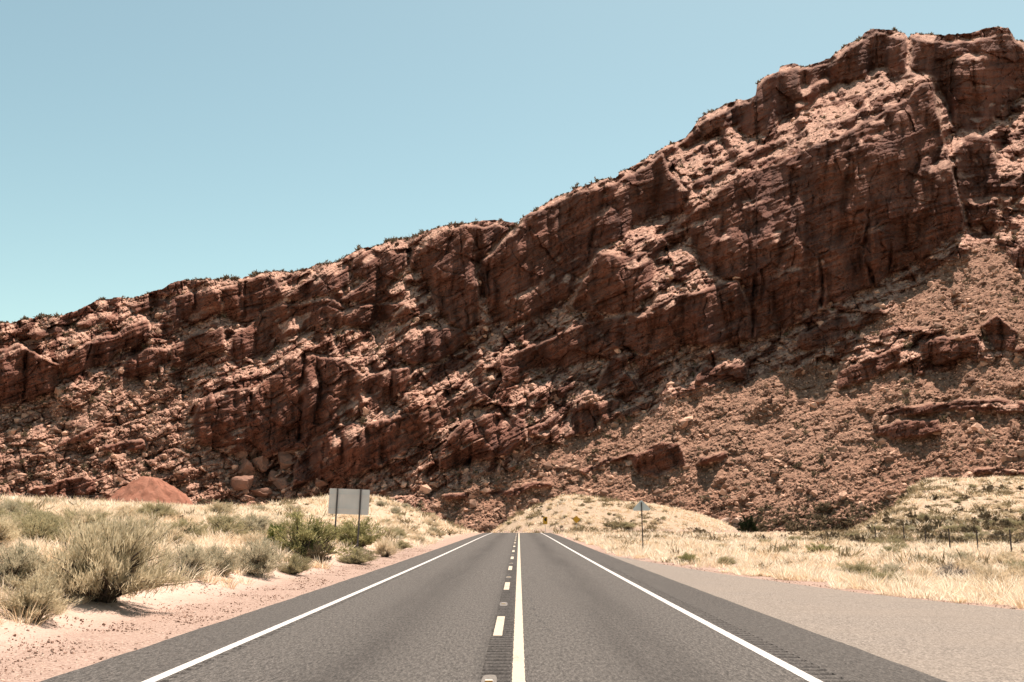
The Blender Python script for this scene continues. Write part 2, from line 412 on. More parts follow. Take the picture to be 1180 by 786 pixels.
# relief in metres added along the line of sight
met = np.exp(rho)*ST/FPX             # metres per grid step, for scale
rug = 1-0.75*tal
k1, e1, t1 = cells((U+Wx)/34, (V+1.2*Wy)/26, 81, 1.5, 0.8)
k2, e2, t2 = cells((U+0.6*Wx)/13, (S+0.6*Wy)/9, 91, 1.5, 0.9)
k3, e3, t3 = cells((U+0.3*Wx)/5.5, (V+0.4*Wy)/4.2, 101, 1.4, 1.0)
rel = rug*(4.2*k1*(1-0.45*bigcl)+2.2*k2*(1-0.6*bigcl)+0.8*k3*(1-0.5*bigcl))
rel += (0.35*k3+1.2*fbm(U/40, V/16, 105, 4)+2.0*fbm(U/55+V/160, V/160, 106, 3)+0.4*cells(U/2.4, V/1.9, 107, 1.4, 1.0)[0])*tal
bk1, g1 = bricks(U+0.4*Wx, S+0.5*Wy, 15, 34, 601); bk2, g2 = bricks(U+0.5*Wx, S+0.4*Wy, 6.5, 14, 611); bk3, g3 = bricks(U+0.4*Wx, S+0.3*Wy, 3.0, 7, 621)
talx = tal*(1-bigcl); bw_ = (1-0.75*talx)*(1-0.62*bigcl*(0.5+0.5*ss(-0.2, 0.2, fbm(U/60, V/60, 631, 2))))
rel -= bw_*(3.4*bk1+1.8*bk2+0.9*bk3)
bb = np.abs(perlin((U+0.9*Wx)/36, V/120+0.004*U, 651)); bb2 = np.abs(perlin((U+0.7*Wx)/15, V/60, 653))
rel -= bigcl*(10.0*np.minimum(bb, 0.55)+4.0*np.minimum(bb2, 0.5))+(1-tal)*(1-bigcl)*5.0*np.abs(fbm(U/26, S/22, 655, 3))
rel += bw_*(1.1*ss(1.6, 0.3, g1)+0.6*ss(1.2, 0.2, g2))
rel += (1-tal)*(1-0.6*bigcl)*1.5*ss(0.08, 0.0, e1)
rel += (1-0.5*bigcl)*0.42*cells((U+0.2*Wx)/2.7, (S+0.2*Wy)/2.1, 108, 1.4, 1.0)[0]
rel += 3.2*fbm(U/45, V/45, 111, 4)*rug+bigcl*3.5*fbm(U/30, S/30, 113, 4)
rel += bigcl*(0.55*perlin(U/60+0.03*S, S/4.3, 121)+0.35*perlin(U/40, S/1.9, 122))          # thin beds on the faces
rel += bigcl*0.5*np.abs(perlin(Uw/9.0+0.02*V, V/60, 131))                                          # vertical flutes
rel += (1-tal)*0.9*ss(0.08, 0.0, e2)*(1-bigcl)
for pts, w, d in CRACKS:
    for (x0, y0), (x1, y1) in zip(pts[:-1], pts[1:]):
        L2 = (x1-x0)**2+(y1-y0)**2; uu = U+0.7*Wx+1.6*perlin(U/4.0, V/9.0, 145)
        t = np.clip(((uu-x0)*(x1-x0)+(V-y0)*(y1-y0))/L2, 0, 1)
        q = (uu-x0-t*(x1-x0))**2+(V-y0-t*(y1-y0))**2
        rel += 0.85*d*np.exp(-q/(w*w))*np.clip(0.75+0.9*perlin(U/20, V/16, 146), 0.1, 1.3)
for x0, y0, sx, sy, d in [(1015,215,62,75,15),(900,290,55,60,11),(740,330,50,26,7),(645,300,42,60,9),(820,360,30,30,6),(285,480,42,35,7),(400,460,40,32,6),(430,512,45,25,6),(560,507,40,25,6),(1000,62,30,26,6),(1120,90,35,30,7),(930,105,25,26,4),(115,420,40,25,6),(25,430,35,30,6),(530,320,26,45,6),(450,315,28,22,5)]:
    rel -= d*np.exp(-((Uw-x0)/sx)**2-((Vw-y0)/sy)**2)
for x0, y0, sx, sy, d in PILLARS: rel -= d*np.exp(-((Uw-x0)/sx)**4-((Vw-y0)/sy)**4)
rho = rho+rel/np.exp(rho0)*1.0

# every column runs from the foot to its own skyline
skyv = np.interp(Ug, [p[0] for p in SKY], [p[1] for p in SKY])
skyv = skyv+1.1*fbm(Ug/6.0, Ug*0+0.5, 151, 3)+0.8*(cells(Ug[None, :]/5.0, Ug[None, :]*0+0.5, 152, 0.6, 1.6)[0][0])
NV = 640
tt = np.linspace(0, 1, NV)
VV = 631+(skyv[None, :]-631)*tt[:, None]; UU = np.repeat(Ug[None, :], NV, 0)
def samp(A, u, v):
    a = np.clip((u-Ug[0])/ST, 0, nu-1.001); c = np.clip((v-Vg[0])/ST, 0, nv-1.001)
    i = a.astype(int); j = c.astype(int); fa = a-i; fc = c-j
    return (A[j, i]*(1-fa)+A[j, i+1]*fa)*(1-fc)+(A[j+1, i]*(1-fa)+A[j+1, i+1]*fa)*fc
def surf(u, v):
    u = np.asarray(u, float); v = np.asarray(v, float)
    d = ray(u, v); h = np.hypot(d[..., 0], d[..., 1]); r = np.exp(samp(rho, u, v))
    return EYE+d/h[..., None]*r[..., None]
P = surf(UU, VV)
back = []
top = P[-1]; hd = top-EYE; hr = np.hypot(hd[:, 0], hd[:, 1])[:, None]; hn = hd[:, :2]/hr
for dd, dz in ((3, 0.2), (9, 0.3), (25, -1.5), (80, -8), (250, -25), (600, -90), (900, -280)):
    q = top.copy(); q[:, :2] += hn*dd; q[:, 2] += dz+(np.minimum(0.8, dd*0.04))*fbm(Ug/5.0, Ug*0+dd, 161, 2); back.append(q)
ALLP = np.concatenate([P.reshape(-1, 3)]+back)
rows = NV+len(back)
idx = np.arange(rows*nu).reshape(rows, nu)
F = np.stack([idx[:-1, :-1], idx[:-1, 1:], idx[1:, 1:], idx[1:, :-1]], -1).reshape(-1, 4)
def ext_attr(A): 
    a = samp(A, UU, VV); return np.concatenate([a.ravel(), np.repeat(a[-1][None], len(back), 0).ravel()])
varn = ss(-0.05, 0.55, 0.8*perlin(Uw/5.0, V/60, 171)+1.0*fbm(U/70, S/30, 172, 4))*bigcl
print('R range', np.exp(rho).min(), np.exp(rho).max(), [np.exp(samp(rho, np.array([float(q)]), np.array([np.interp(q,Ug,skyv)+3])))[0] for q in (0,300,600,900,1150)])
tone = 0.5+0.5*fbm(U/90, (S)/9, 173, 4)

t = NT('sandstone')
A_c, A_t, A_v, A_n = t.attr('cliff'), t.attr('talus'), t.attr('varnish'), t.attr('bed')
p = t.pos()
nz = t.noise(p, 0.05, 8, 0.6); nf = t.noise(p, 0.55, 6, 0.65)
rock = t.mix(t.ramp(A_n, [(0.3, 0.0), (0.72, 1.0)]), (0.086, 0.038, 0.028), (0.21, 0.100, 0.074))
rock = t.mix(t.ramp(nz, [(0.35, 0.0), (0.7, 0.55)]), rock, (0.20, 0.082, 0.047))
rock = t.mix(t.math('MULTIPLY', A_v, 0.5), rock, (0.05, 0.026, 0.021))
tl = t.mix(t.ramp(nf, [(0.35, 0.0), (0.65, 1.0)]), (0.105, 0.054, 0.037), (0.47, 0.285, 0.195))
soil = t.mix(t.ramp(t.noise(p, 0.02, 4), [(0.4, 0), (0.6, 1)]), (0.25, 0.143, 0.097), (0.225, 0.113, 0.073))
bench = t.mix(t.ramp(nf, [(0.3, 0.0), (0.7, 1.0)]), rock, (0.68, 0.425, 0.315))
c = t.mix(A_c, bench, rock)  # steep faces darkened, ledges paled: rock tone plus shade and sun put into colour
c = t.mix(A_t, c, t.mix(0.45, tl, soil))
# scrub and dark debris scattered over the slopes
spk = t.ramp(t.vor(p, 0.28), [(0.10, 1.0), (0.17, 0.0)])
c = t.mix(t.math('MULTIPLY', t.math('MULTIPLY', spk, t.math('SUBTRACT', 1.0, A_c)), 0.5), c, (0.085, 0.07, 0.042))
fine = t.noise(p, 1.6, 5, 0.7)
c = t.mix(0.55, c, t.ramp(fine, [(0.25, 0.45), (0.75, 1.4)]), 'MULTIPLY')
bh = t.math('ADD', t.noise(p, 0.35, 8, 0.7), t.math('MULTIPLY', t.vor(p, 0.45, 'DISTANCE_TO_EDGE'), 0.5))
t.bsdf(c, 0.95, 0.08, t.bump(bh, 0.7, 1.6))
M_ROCK = t.m
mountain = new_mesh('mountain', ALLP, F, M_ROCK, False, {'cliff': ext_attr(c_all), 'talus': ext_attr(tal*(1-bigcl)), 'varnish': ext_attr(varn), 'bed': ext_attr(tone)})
tag(mountain, kind='structure')

# ------------------------------------------------------------------ loose rock
rng = np.random.RandomState(7)
def ico(level=1):
    import bmesh
    bm = bmesh.new(); bmesh.ops.create_icosphere(bm, subdivisions=level, radius=1.0)
    bm.verts.ensure_lookup_table(); v = np.array([x.co[:] for x in bm.verts]); f = np.array([[q.index for q in x.verts] for x in bm.faces]); bm.free()
    return v, f
def rock_shape(rs, level=1, cut=7, deep=0.30):
    v, f = ico(level); v = v.copy()
    for _ in range(cut):
        n = rs.normal(size=3); n /= np.linalg.norm(n); d = rs.uniform(deep, 0.72+0.3*(deep-0.3))
        q = v@n; over = q > d; v[over] -= np.outer(q[over]-d, n)
    v += rs.normal(size=v.shape)*0.03
    return v*np.array([rs.uniform(0.8, 1.3), rs.uniform(0.8, 1.2), rs.uniform(0.55, 0.9)]), f
def rotz(v, a):
    c, s = np.cos(a), np.sin(a); o = v.copy(); o[..., 0] = v[..., 0]*c-v[..., 1]*s; o[..., 1] = v[..., 0]*s+v[..., 1]*c; return o
def scatter_mesh(name, shapes, pts, sizes, mat, rs, tilt=0.5):
    vs, fs = [], []; n = 0
    which = rs.randint(0, len(shapes), len(pts))
    for k, (v, f) in enumerate(shapes):
        m = np.where(which == k)[0]
        if not len(m): continue
        a = rs.uniform(0, 2*np.pi, len(m)); b_ = rs.normal(size=len(m))*tilt
        w = np.repeat(v[None], len(m), 0)
        cb, sb = np.cos(b_)[:, None], np.sin(b_)[:, None]
        y = w[..., 1]*cb-w[..., 2]*sb; z = w[..., 1]*sb+w[..., 2]*cb; w = np.stack([w[..., 0], y, z], -1)
        ca, sa = np.cos(a)[:, None], np.sin(a)[:, None]
        w = np.stack([w[..., 0]*ca-w[..., 1]*sa, w[..., 0]*sa+w[..., 1]*ca, w[..., 2]], -1)
        w = w*sizes[m][:, None, None]+pts[m][:, None, :]
        vs.append(w.reshape(-1, 3)); fs.append((f[None]+(np.arange(len(m))*len(v))[:, None, None]).reshape(-1, 3)+n); n += len(m)*len(v)
    return new_mesh(name, np.concatenate(vs), np.concatenate(fs), mat)
def mat_rock(name, c0, c1, sc=0.5):
    t = NT(name); g = t.n('ShaderNodeNewGeometry'); p = t.pos()
    f = t.math('ADD', t.math('MULTIPLY', t.noise(p, sc, 5, 0.65), 0.5), t.math('MULTIPLY', g.outputs['Random Per Island'], 0.5))
    c = t.mix(t.ramp(f, [(0.25, 0), (0.75, 1)]), c0, c1)
    t.bsdf(c, 0.95, 0.08, t.bump(t.noise(p, sc*2.5, 6, 0.7), 0.5, 0.25/sc)); return t.m
M_RUB = mat_rock('loose_rock', (0.075, 0.038, 0.026), (0.64, 0.395, 0.28), 0.4)
M_RUBP = mat_rock('pale_rock', (0.42, 0.26, 0.19), (0.52, 0.36, 0.28), 0.4)
shapes = [rock_shape(rng) for _ in range(10)]
N = 150000
pu = rng.uniform(-85, 1280, N); pv = 631-(631-np.interp(pu, Ug, skyv)-3)*rng.rand(N)
w_t = samp(tal, pu, pv); w_c = samp(c_all, pu, pv); w_b = samp(bigcl, pu, pv)
keep = rng.rand(N) < np.clip(0.95*w_t+0.40*(1-w_t)*(1-w_c), 0, 1)*(1-w_b)
pu, pv = pu[keep], pv[keep]
pp = surf(pu, pv); dist = np.linalg.norm(pp-EYE, axis=1)
sz = np.clip(0.13*np.exp(rng.exponential(0.52, len(pp)))*dist/300*1.1, 0.14, 1.7)*(0.75+0.5*ss(-0.2, 0.3, fbm(pu/40, pv/25, 641, 3)))
pp[:, 2] -= 0.1*sz
o = scatter_mesh('rubble', shapes, pp, sz, M_RUB, rng); tag(o, 'loose broken red rock covering the mountain slopes', 'rubble', kind='stuff')
# ------------------------------------------------------------------ ground sheet
gx = np.concatenate([-np.geomspace(14, 460, 70)[::-1], np.arange(-13.75, 14, 0.25), np.geomspace(14, 460, 70)])
gx = np.concatenate([[-6000, -2000, -900], gx, [900, 2000, 6000]])
gy = np.concatenate([[-3000, -600, -150], np.arange(-45, 5, 1.0), np.arange(5, 45, 0.3), 45*np.cumprod(np.full(190, 1.011)), [420, 600, 1200, 3000, 9000]])
gy = np.unique(gy)
GX, GY = np.meshgrid(gx, gy)
GZ = ground_z(np.clip(GX, -460, 460), np.clip(GY, -60, 420))
off = ((GX < -5.6) | (GX > 5.2)) & (np.abs(GX) < 60) & (GY < 80)
GZ = GZ+off*0.05*fbm(GX/1.3, GY/1.3, 201, 4)
gi = np.arange(GX.size).reshape(GX.shape)
GF = np.stack([gi[:-1, :-1], gi[:-1, 1:], gi[1:, 1:], gi[1:, :-1]], -1).reshape(-1, 4)
t = NT('desert_ground'); p = t.pos(); x, y, z = t.sep(p)
n1 = t.noise(p, 0.35, 5); n2 = t.noise(p, 3.0, 6, 0.65); n3 = t.noise(p, 22.0, 4, 0.7)
sand = t.mix(t.ramp(n1, [(0.35, 0), (0.65, 1)]), (0.439, 0.316, 0.255), (0.502, 0.385, 0.323))
sand = t.mix(t.ramp(n2, [(0.48, 0.0), (0.75, 0.55)]), sand, (0.287, 0.176, 0.125))
grav = t.mix(t.ramp(n3, [(0.35, 0), (0.65, 1)]), (0.172, 0.111, 0.086), (0.358, 0.265, 0.215))
grav = t.mix(t.ramp(t.vor(p, 24.0), [(0.10, 0.6), (0.3, 0.0)]), grav, (0.114, 0.072, 0.054))
xe = t.math('ADD', x, t.math('MULTIPLY', t.math('SUBTRACT', n1, 0.5), 1.6))
gm = t.math('MULTIPLY', t.ramp(t.math('ADD', t.math('MULTIPLY', xe, 0.1), 0.9), [(0.10, 0.0), (0.24, 1.0)]), 0.95)
col = t.mix(gm, sand, grav)
straw = t.mix(t.ramp(n2, [(0.3, 0), (0.7, 1)]), (0.287, 0.212, 0.137), (0.394, 0.305, 0.215))
sm = t.math('MULTIPLY', t.ramp(t.math('ADD', t.math('MULTIPLY', z, 0.3), t.math('MULTIPLY', n1, 0.6)), [(0.35, 0), (0.6, 1)]), 0.75)
col = t.mix(sm, col, straw)
t.bsdf(col, 0.95, 0.1, t.bump(t.math('ADD', n2, t.math('MULTIPLY', n3, 0.4)), 0.6, 0.06))
M_SAND = t.m
ground = new_mesh('ground', np.stack([GX, GY, GZ], -1).reshape(-1, 3), GF, M_SAND, True); tag(ground, kind='structure')
# ------------------------------------------------------------------ road, lay-by, markings
t = NT('asphalt'); p = t.pos(); x, y, z = t.sep(p)
pl = t.pos((1.0, 0.18, 1.0))
agg = t.noise(p, 34.0, 3, 0.8); agg2 = t.vor(p, 45.0); big = t.noise(pl, 0.5, 4); mid = t.noise(p, 4.5, 5, 0.6)
c = t.mix(t.ramp(agg, [(0.42, 0.0), (0.60, 1.0)]), (0.0336, 0.0302, 0.0272), (0.1117, 0.1006, 0.0905))
gr = t.noise(t.pos((1.0, 0.2, 1.0)), 24.0, 4, 0.85)
c = t.mix(0.75, c, t.ramp(gr, [(0.38, 0.12), (0.62, 1.95)]), 'MULTIPLY')
c = t.mix(t.ramp(agg2, [(0.14, 0.5), (0.26, 0.0)]), c, (0.1862, 0.1676, 0.1509))
c = t.mix(t.ramp(big, [(0.35, 0.0), (0.7, 0.35)]), c, (0.0695, 0.0626, 0.0563))
c = t.mix(t.ramp(mid, [(0.4, 0.0), (0.75, 0.22)]), c, (0.1291, 0.1162, 0.1046))
oil = t.math('MULTIPLY', t.attr('oil'), t.ramp(t.noise(t.pos((1.0, 0.06, 1.0)), 1.6, 5, 0.6), [(0.3, 0.25), (0.7, 1.0)]))
c = t.mix(t.math('MULTIPLY', oil, 0.6), c, (0.022, 0.019, 0.017))
c = t.mix(t.math('MULTIPLY', t.attr('groove'), 0.95), c, (0.014, 0.012, 0.011))
t.bsdf(c, 0.75, 0.08, t.bump(t.math('ADD', agg, t.math('MULTIPLY', agg2, 0.6)), 0.35, 0.012)); M_ASP = t.m

t = NT('old_asphalt'); p = t.pos()
agg = t.noise(p, 30.0, 3, 0.8); agg2 = t.vor(p, 40.0); big = t.noise(t.pos((0.5, 0.8, 1)), 0.5, 5)
c = t.mix(t.ramp(agg, [(0.40, 0.0), (0.60, 1.0)]), (0.088, 0.074, 0.063), (0.228, 0.195, 0.165))
gr = t.noise(t.pos((1.0, 0.25, 1.0)), 26.0, 4, 0.85)
c = t.mix(0.55, c, t.ramp(gr, [(0.38, 0.6), (0.64, 1.75)]), 'MULTIPLY')
c = t.mix(t.ramp(big, [(0.35, 0.0), (0.7, 0.4)]), c, (0.200, 0.164, 0.132))
c = t.mix(t.ramp(t.noise(t.pos((0.35, 1.6, 1)), 0.8, 5, 0.65), [(0.60, 0.0), (0.75, 0.45)]), c, (0.080, 0.070, 0.062))
t.bsdf(c, 0.85, 0.1, t.bump(t.math('ADD', agg, t.math('MULTIPLY', agg2, 0.6)), 0.4, 0.015)); M_OLD = t.m

def mat_paint(name, col, worn):
    t = NT(name); p = t.pos(); a = t.noise(p, 26.0, 5, 0.75); b_ = t.noise(t.pos((1, 0.3, 1)), 2.0, 4)
    f = t.ramp(t.math('ADD', t.math('MULTIPLY', a, 0.75), t.math('MULTIPLY', b_, 0.35)), [(worn-0.05, 1.0), (worn+0.05, 0.0)])
    c = t.mix(f, col, (0.17, 0.15, 0.13)); c = t.mix(t.ramp(b_, [(0.4, 0), (0.8, 0.25)]), c, (0.28, 0.235, 0.185))
    t.bsdf(c, 0.7, 0.3, t.bump(a, 0.2, 0.006)); return t.m
M_WHITE = mat_paint('white_road_paint', (0.46, 0.435, 0.41), 0.465)
M_YELL = mat_paint('faded_yellow_paint', (0.42, 0.352, 0.265), 0.46)

XL, XR = -5.29, 4.72
ry = np.concatenate([np.arange(-40, 8, 2.0), np.arange(8, 46, 0.05), np.arange(46, 262, 1.0)])
strips = [(-0.44, -0.10), (3.37, 3.66), (-3.985, -3.86)]
rxs = set(np.round(np.linspace(XL, XR, 52), 3))
for a, b2 in strips:
    rxs -= {q for q in rxs if a-0.03 < q < b2+0.03}; rxs |= {a-0.02, a, a+0.015, (a+b2)/2, b2-0.015, b2, b2+0.02}
rxs = np.array(sorted(rxs))
RX, RY = np.meshgrid(rxs, ry)
edge = 0.05*fbm(RY/1.7, RY*0+3.3, 301, 4)
RXe = RX+np.where(RX == rxs[0], edge, 0)+np.where(RX == rxs[-1], 0.6*edge, 0)
RZ = road_z(RY)
gro = np.zeros_like(RX)
for k, (a, b2) in enumerate(strips):
    ins = (RX > a+0.001) & (RX < b2-0.001)
    prof = ss(0.25, 0.75, np.cos(RY*2*np.pi/0.30+perlin(RY*0.8, RX*0+k, 303)*0.8))
    fade = (1.0 if k == 0 else 1.0)*ss(48, 40, RY)+0.0
    gro += ins*prof*fade*(0.9+0.35*perlin(RY*1.3, RX*3, 305))
RZ = RZ-0.03*gro
gcol = np.clip(gro+0.42*np.exp(-((RX+0.27)/0.21)**4)*(0.7+0.5*fbm(RX*5, RY*0.7, 307, 3))+0.12*ss(3.36, 3.5, RX), 0, 1)
oilv = np.exp(-((RX+2.15)/0.55)**2)+np.exp(-((RX-1.75)/0.55)**2)+0.35*(RX > 3.34)+0.3*(RX < -4.2)+0.8*np.exp(-((RX+0.27)/0.22)**2)
ri = np.arange(RX.size).reshape(RX.shape)
RF = np.stack([ri[:-1, :-1], ri[:-1, 1:], ri[1:, 1:], ri[1:, :-1]], -1).reshape(-1, 4)
RV = np.stack([RXe, RY, RZ], -1).reshape(-1, 3)
# edge faces going down into the gravel
nb0 = len(RV); lo = RV.reshape(len(ry), len(rxs), 3)
skl = lo[:, 0].copy(); skl[:, 0] -= 0.03; skl[:, 2] -= 0.09; skr = lo[:, -1].copy(); skr[:, 2] -= 0.06
RV = np.concatenate([RV, skl, skr]); a0 = nb0+np.arange(len(ry)); a1 = a0+len(ry)
RF = np.concatenate([RF, np.stack([a0[:-1], ri[:-1, 0], ri[1:, 0], a0[1:]], -1), np.stack([ri[:-1, -1], a1[:-1], a1[1:], ri[1:, -1]], -1)])
padz = np.zeros(2*len(ry))
road = new_mesh('road', RV, RF, M_ASP, False, {'oil': np.concatenate([oilv.ravel(), padz]), 'groove': np.concatenate([gcol.ravel(), padz])})
tag(road, kind='structure')

def strip_mesh(name, x0, x1, ys, dz, mat, parent, seed=0, ragged=0.006):
    ys = np.asarray(ys, float)
    l = x0+ragged*perlin(ys*6.0, ys*0+seed, 311); r = x1+ragged*perlin(ys*6.0, ys*0+seed+7, 311)
    z = road_z(ys)+dz
    v = np.concatenate([np.stack([l, ys, z], -1), np.stack([r, ys, z], -1)]); n = len(ys); i = np.arange(n-1)
    return new_mesh(name, v, np.stack([i, i+n, i+n+1, i+1], -1), mat, parent=parent)
yl = np.concatenate([np.arange(-40, 8, 2.0), np.arange(8, 60, 0.1), np.arange(60, 262, 1.0)])
strip_mesh('edge_line', -4.15, -4.00, yl, 0.005, M_WHITE, road, 1)
strip_mesh('edge_line', 3.19, 3.34, yl, 0.005, M_WHITE, road, 2)
strip_mesh('centre_line', -0.08, 0.065, yl, 0.005, M_YELL, road, 3, 0.012)
for k in range(-4, 15):
    y0 = 16.7+11.3*k
    strip_mesh('lane_dash', -0.405, -0.265, np.arange(y0, y0+3.45, 0.1), 0.005, M_YELL, road, 20+k)
# small cracks in the right hand lane
mb = MB(); M_CRK = mat_plain('crack_tar', (0.035, 0.032, 0.03), 0.8)
rs = np.random.RandomState(4)
for (x0, y0, x1, y1) in [(0.28, 25, 0.30, 23.8), (0.30, 20.6, 0.36, 20.1), (0.36, 19.4, 0.44, 18.6), (0.47, 17.8, 0.52, 17.3), (0.24, 22.2, 0.29, 21.6)]:
    n = 9; f = np.linspace(0, 1, n); cx = x0+(x1-x0)*f+rs.normal(size=n)*0.02; cy = y0+(y1-y0)*f; w = 0.006+0.006*rs.rand(n)
    v = np.concatenate([np.stack([cx-w, cy, road_z(cy)+0.003], -1), np.stack([cx+w, cy, road_z(cy)+0.003], -1)]); i = np.arange(n-1)
    mb.add(v, f4=np.stack([i, i+n, i+n+1, i+1], -1))
mb.build('surface_crack', M_CRK, road)

# lay-by of older, paler asphalt
py_ = np.concatenate([np.arange(-40, 8, 4.0), np.arange(8, 62, 0.4)])
fr = np.linspace(0, 1, 26)
PYY = np.repeat(py_[:, None], len(fr), 1); e = pull_edge(PYY)+0.10*fbm(PYY/1.5, PYY*0+2, 321, 4)*fr[None, :]
PXX = 4.725+np.maximum(e-4.725, 0.02)*fr[None, :]
PZZ = road_z(PYY)+np.interp(PXX-4.72, [0, 1, 10, 40], [-0.006, -0.018, -0.178, -0.298])
pi_ = np.arange(PXX.size).reshape(PXX.shape)
layby = new_mesh('lay_by_pavement', np.stack([PXX, PYY, PZZ], -1).reshape(-1, 3), np.stack([pi_[:-1, :-1], pi_[:-1, 1:], pi_[1:, 1:], pi_[1:, :-1]], -1).reshape(-1, 4), M_OLD)
tag(layby, kind='structure')

# recessed reflector slots between the dashes
M_CONC = mat_plain('worn_slot', (0.13, 0.115, 0.10), 0.9, var=0.3, scale=30)
M_AMB = mat_plain('amber_reflector', (0.72, 0.36, 0.06), 0.3)
M_CAST = mat_plain('cast_marker', (0.35, 0.33, 0.30), 0.6)
ml = ['nearest reflector slot beside the yellow line with amber lens showing', 'second reflector slot from the camera, between two yellow dashes', 'third reflector slot from the camera, beside the solid yellow line']
for k in range(9):
    y0 = 11.95+11.2*k
    r = empty('pavement_marker', (-0.335, y0, float(road_z(y0))))
    tag(r, ml[k] if k < 3 else 'tiny pale reflector slot far along the broken yellow line', 'road marker', 'reflector slots along the centre line')
    an = np.linspace(0, 2*np.pi, 24, endpoint=False); q = np.stack([0.085*np.sign(np.cos(an))*np.abs(np.cos(an))**0.5, 0.52*np.sign(np.sin(an))*np.abs(np.sin(an))**0.7, np.full(24, 0.0045)], -1)
    lo_ = q*[1.05, 1.02, 0]+[0, 0, -0.004]
    b_ = MB(); i = np.arange(24); j = (i+1) % 24
    b_.add(np.concatenate([q, lo_, [[0, 0, 0.0045]]]), f3=np.stack([np.full(24, 48), i, j], -1), f4=np.stack([i, i+24, j+24, j], -1)); b_.build('slot', M_CONC, r)
    b_ = MB(); b_.prism([(-0.05, 0.005), (0.05, 0.005), (0.04, 0.02), (-0.04, 0.02)], -0.05, 0.05); cm = b_.build('casing', M_CAST, r)
    b_ = MB(); b_.box((0, -0.0545, 0.0125), (0.085, 0.006, 0.013)); b_.build('lens', M_AMB, cm)
# ------------------------------------------------------------------ dry grass, shrubs
rng = np.random.RandomState(11)
def blade_mesh(name, base, dirv, length, width, mat, rs, parent=None, droop=0.25, two=True):
    """n thin tapering blades; base (n,3), dirv (n,3) unit"""
    n = len(base); side = np.cross(dirv, rs.normal(size=(n, 3))); side /= np.linalg.norm(side, axis=1)[:, None]+1e-9
    w = (width*0.5)[:, None]*side if hasattr(width, '__len__') else width*0.5*side
    L = length[:, None]
    hz = dirv.copy(); hz[:, 2] = 0
    mid_ = base+dirv*L*0.55; tip = base+dirv*L+hz*L*droop-np.array([0, 0, 1.0])*L*droop*0.35*np.linalg.norm(hz, axis=1)[:, None]
    if two:
        v = np.stack([base-w*0.7, base+w*0.7, mid_-w, mid_+w, tip], 1).reshape(-1, 3)
        o = (np.arange(n)*5)[:, None]
        return new_mesh(name, v, [np.concatenate([o+2, o+3, o+4], 1), np.concatenate([o, o+1, o+3, o+2], 1)], mat, parent=parent)
    v = np.stack([base-w, base+w, tip], 1).reshape(-1, 3); o = (np.arange(n)*3)[:, None]
    return new_mesh(name, v, np.concatenate([o, o+1, o+2], 1), mat, parent=parent)

M_STRAW = mat_leaf('straw', (0.683, 0.561, 0.410), (0.859, 0.761, 0.615), 0.5)
M_GOLD = mat_leaf('golden_straw', (0.566, 0.400, 0.244), (0.761, 0.605, 0.420), 0.45)
LEAF = {'broom': mat_leaf('broom_leaf', (0.371, 0.300, 0.190), (0.625, 0.540, 0.371), 0.42),
        'sage': mat_leaf('sage_leaf', (0.317, 0.274, 0.187), (0.547, 0.485, 0.346), 0.4),
        'olive': mat_leaf('olive_leaf', (0.240, 0.204, 0.116), (0.456, 0.400, 0.240), 0.4),
        'green': mat_leaf('green_leaf', (0.160, 0.148, 0.060), (0.368, 0.336, 0.160), 0.4),
        'bright': mat_leaf('bright_leaf', (0.068, 0.096, 0.020), (0.144, 0.176, 0.040), 0.4),
        'tan': mat_leaf('tan_leaf', (0.480, 0.374, 0.250), (0.710, 0.595, 0.422), 0.45),
        'dark': mat_leaf('dark_leaf', (0.084, 0.064, 0.040), (0.192, 0.148, 0.096), 0.25),
        'juniper': mat_leaf('juniper_leaf', (0.013, 0.018, 0.010), (0.036, 0.044, 0.021), 0.15),
        'twig': mat_leaf('dead_twig', (0.168, 0.140, 0.120), (0.264, 0.228, 0.200), 0.1)}
M_WOOD = mat_plain('shrub_wood', (0.085, 0.06, 0.045), 0.9, var=0.4, scale=20)
M_GREYWOOD = mat_plain('grey_wood', (0.24, 0.20, 0.17), 0.9, var=0.3, scale=20)

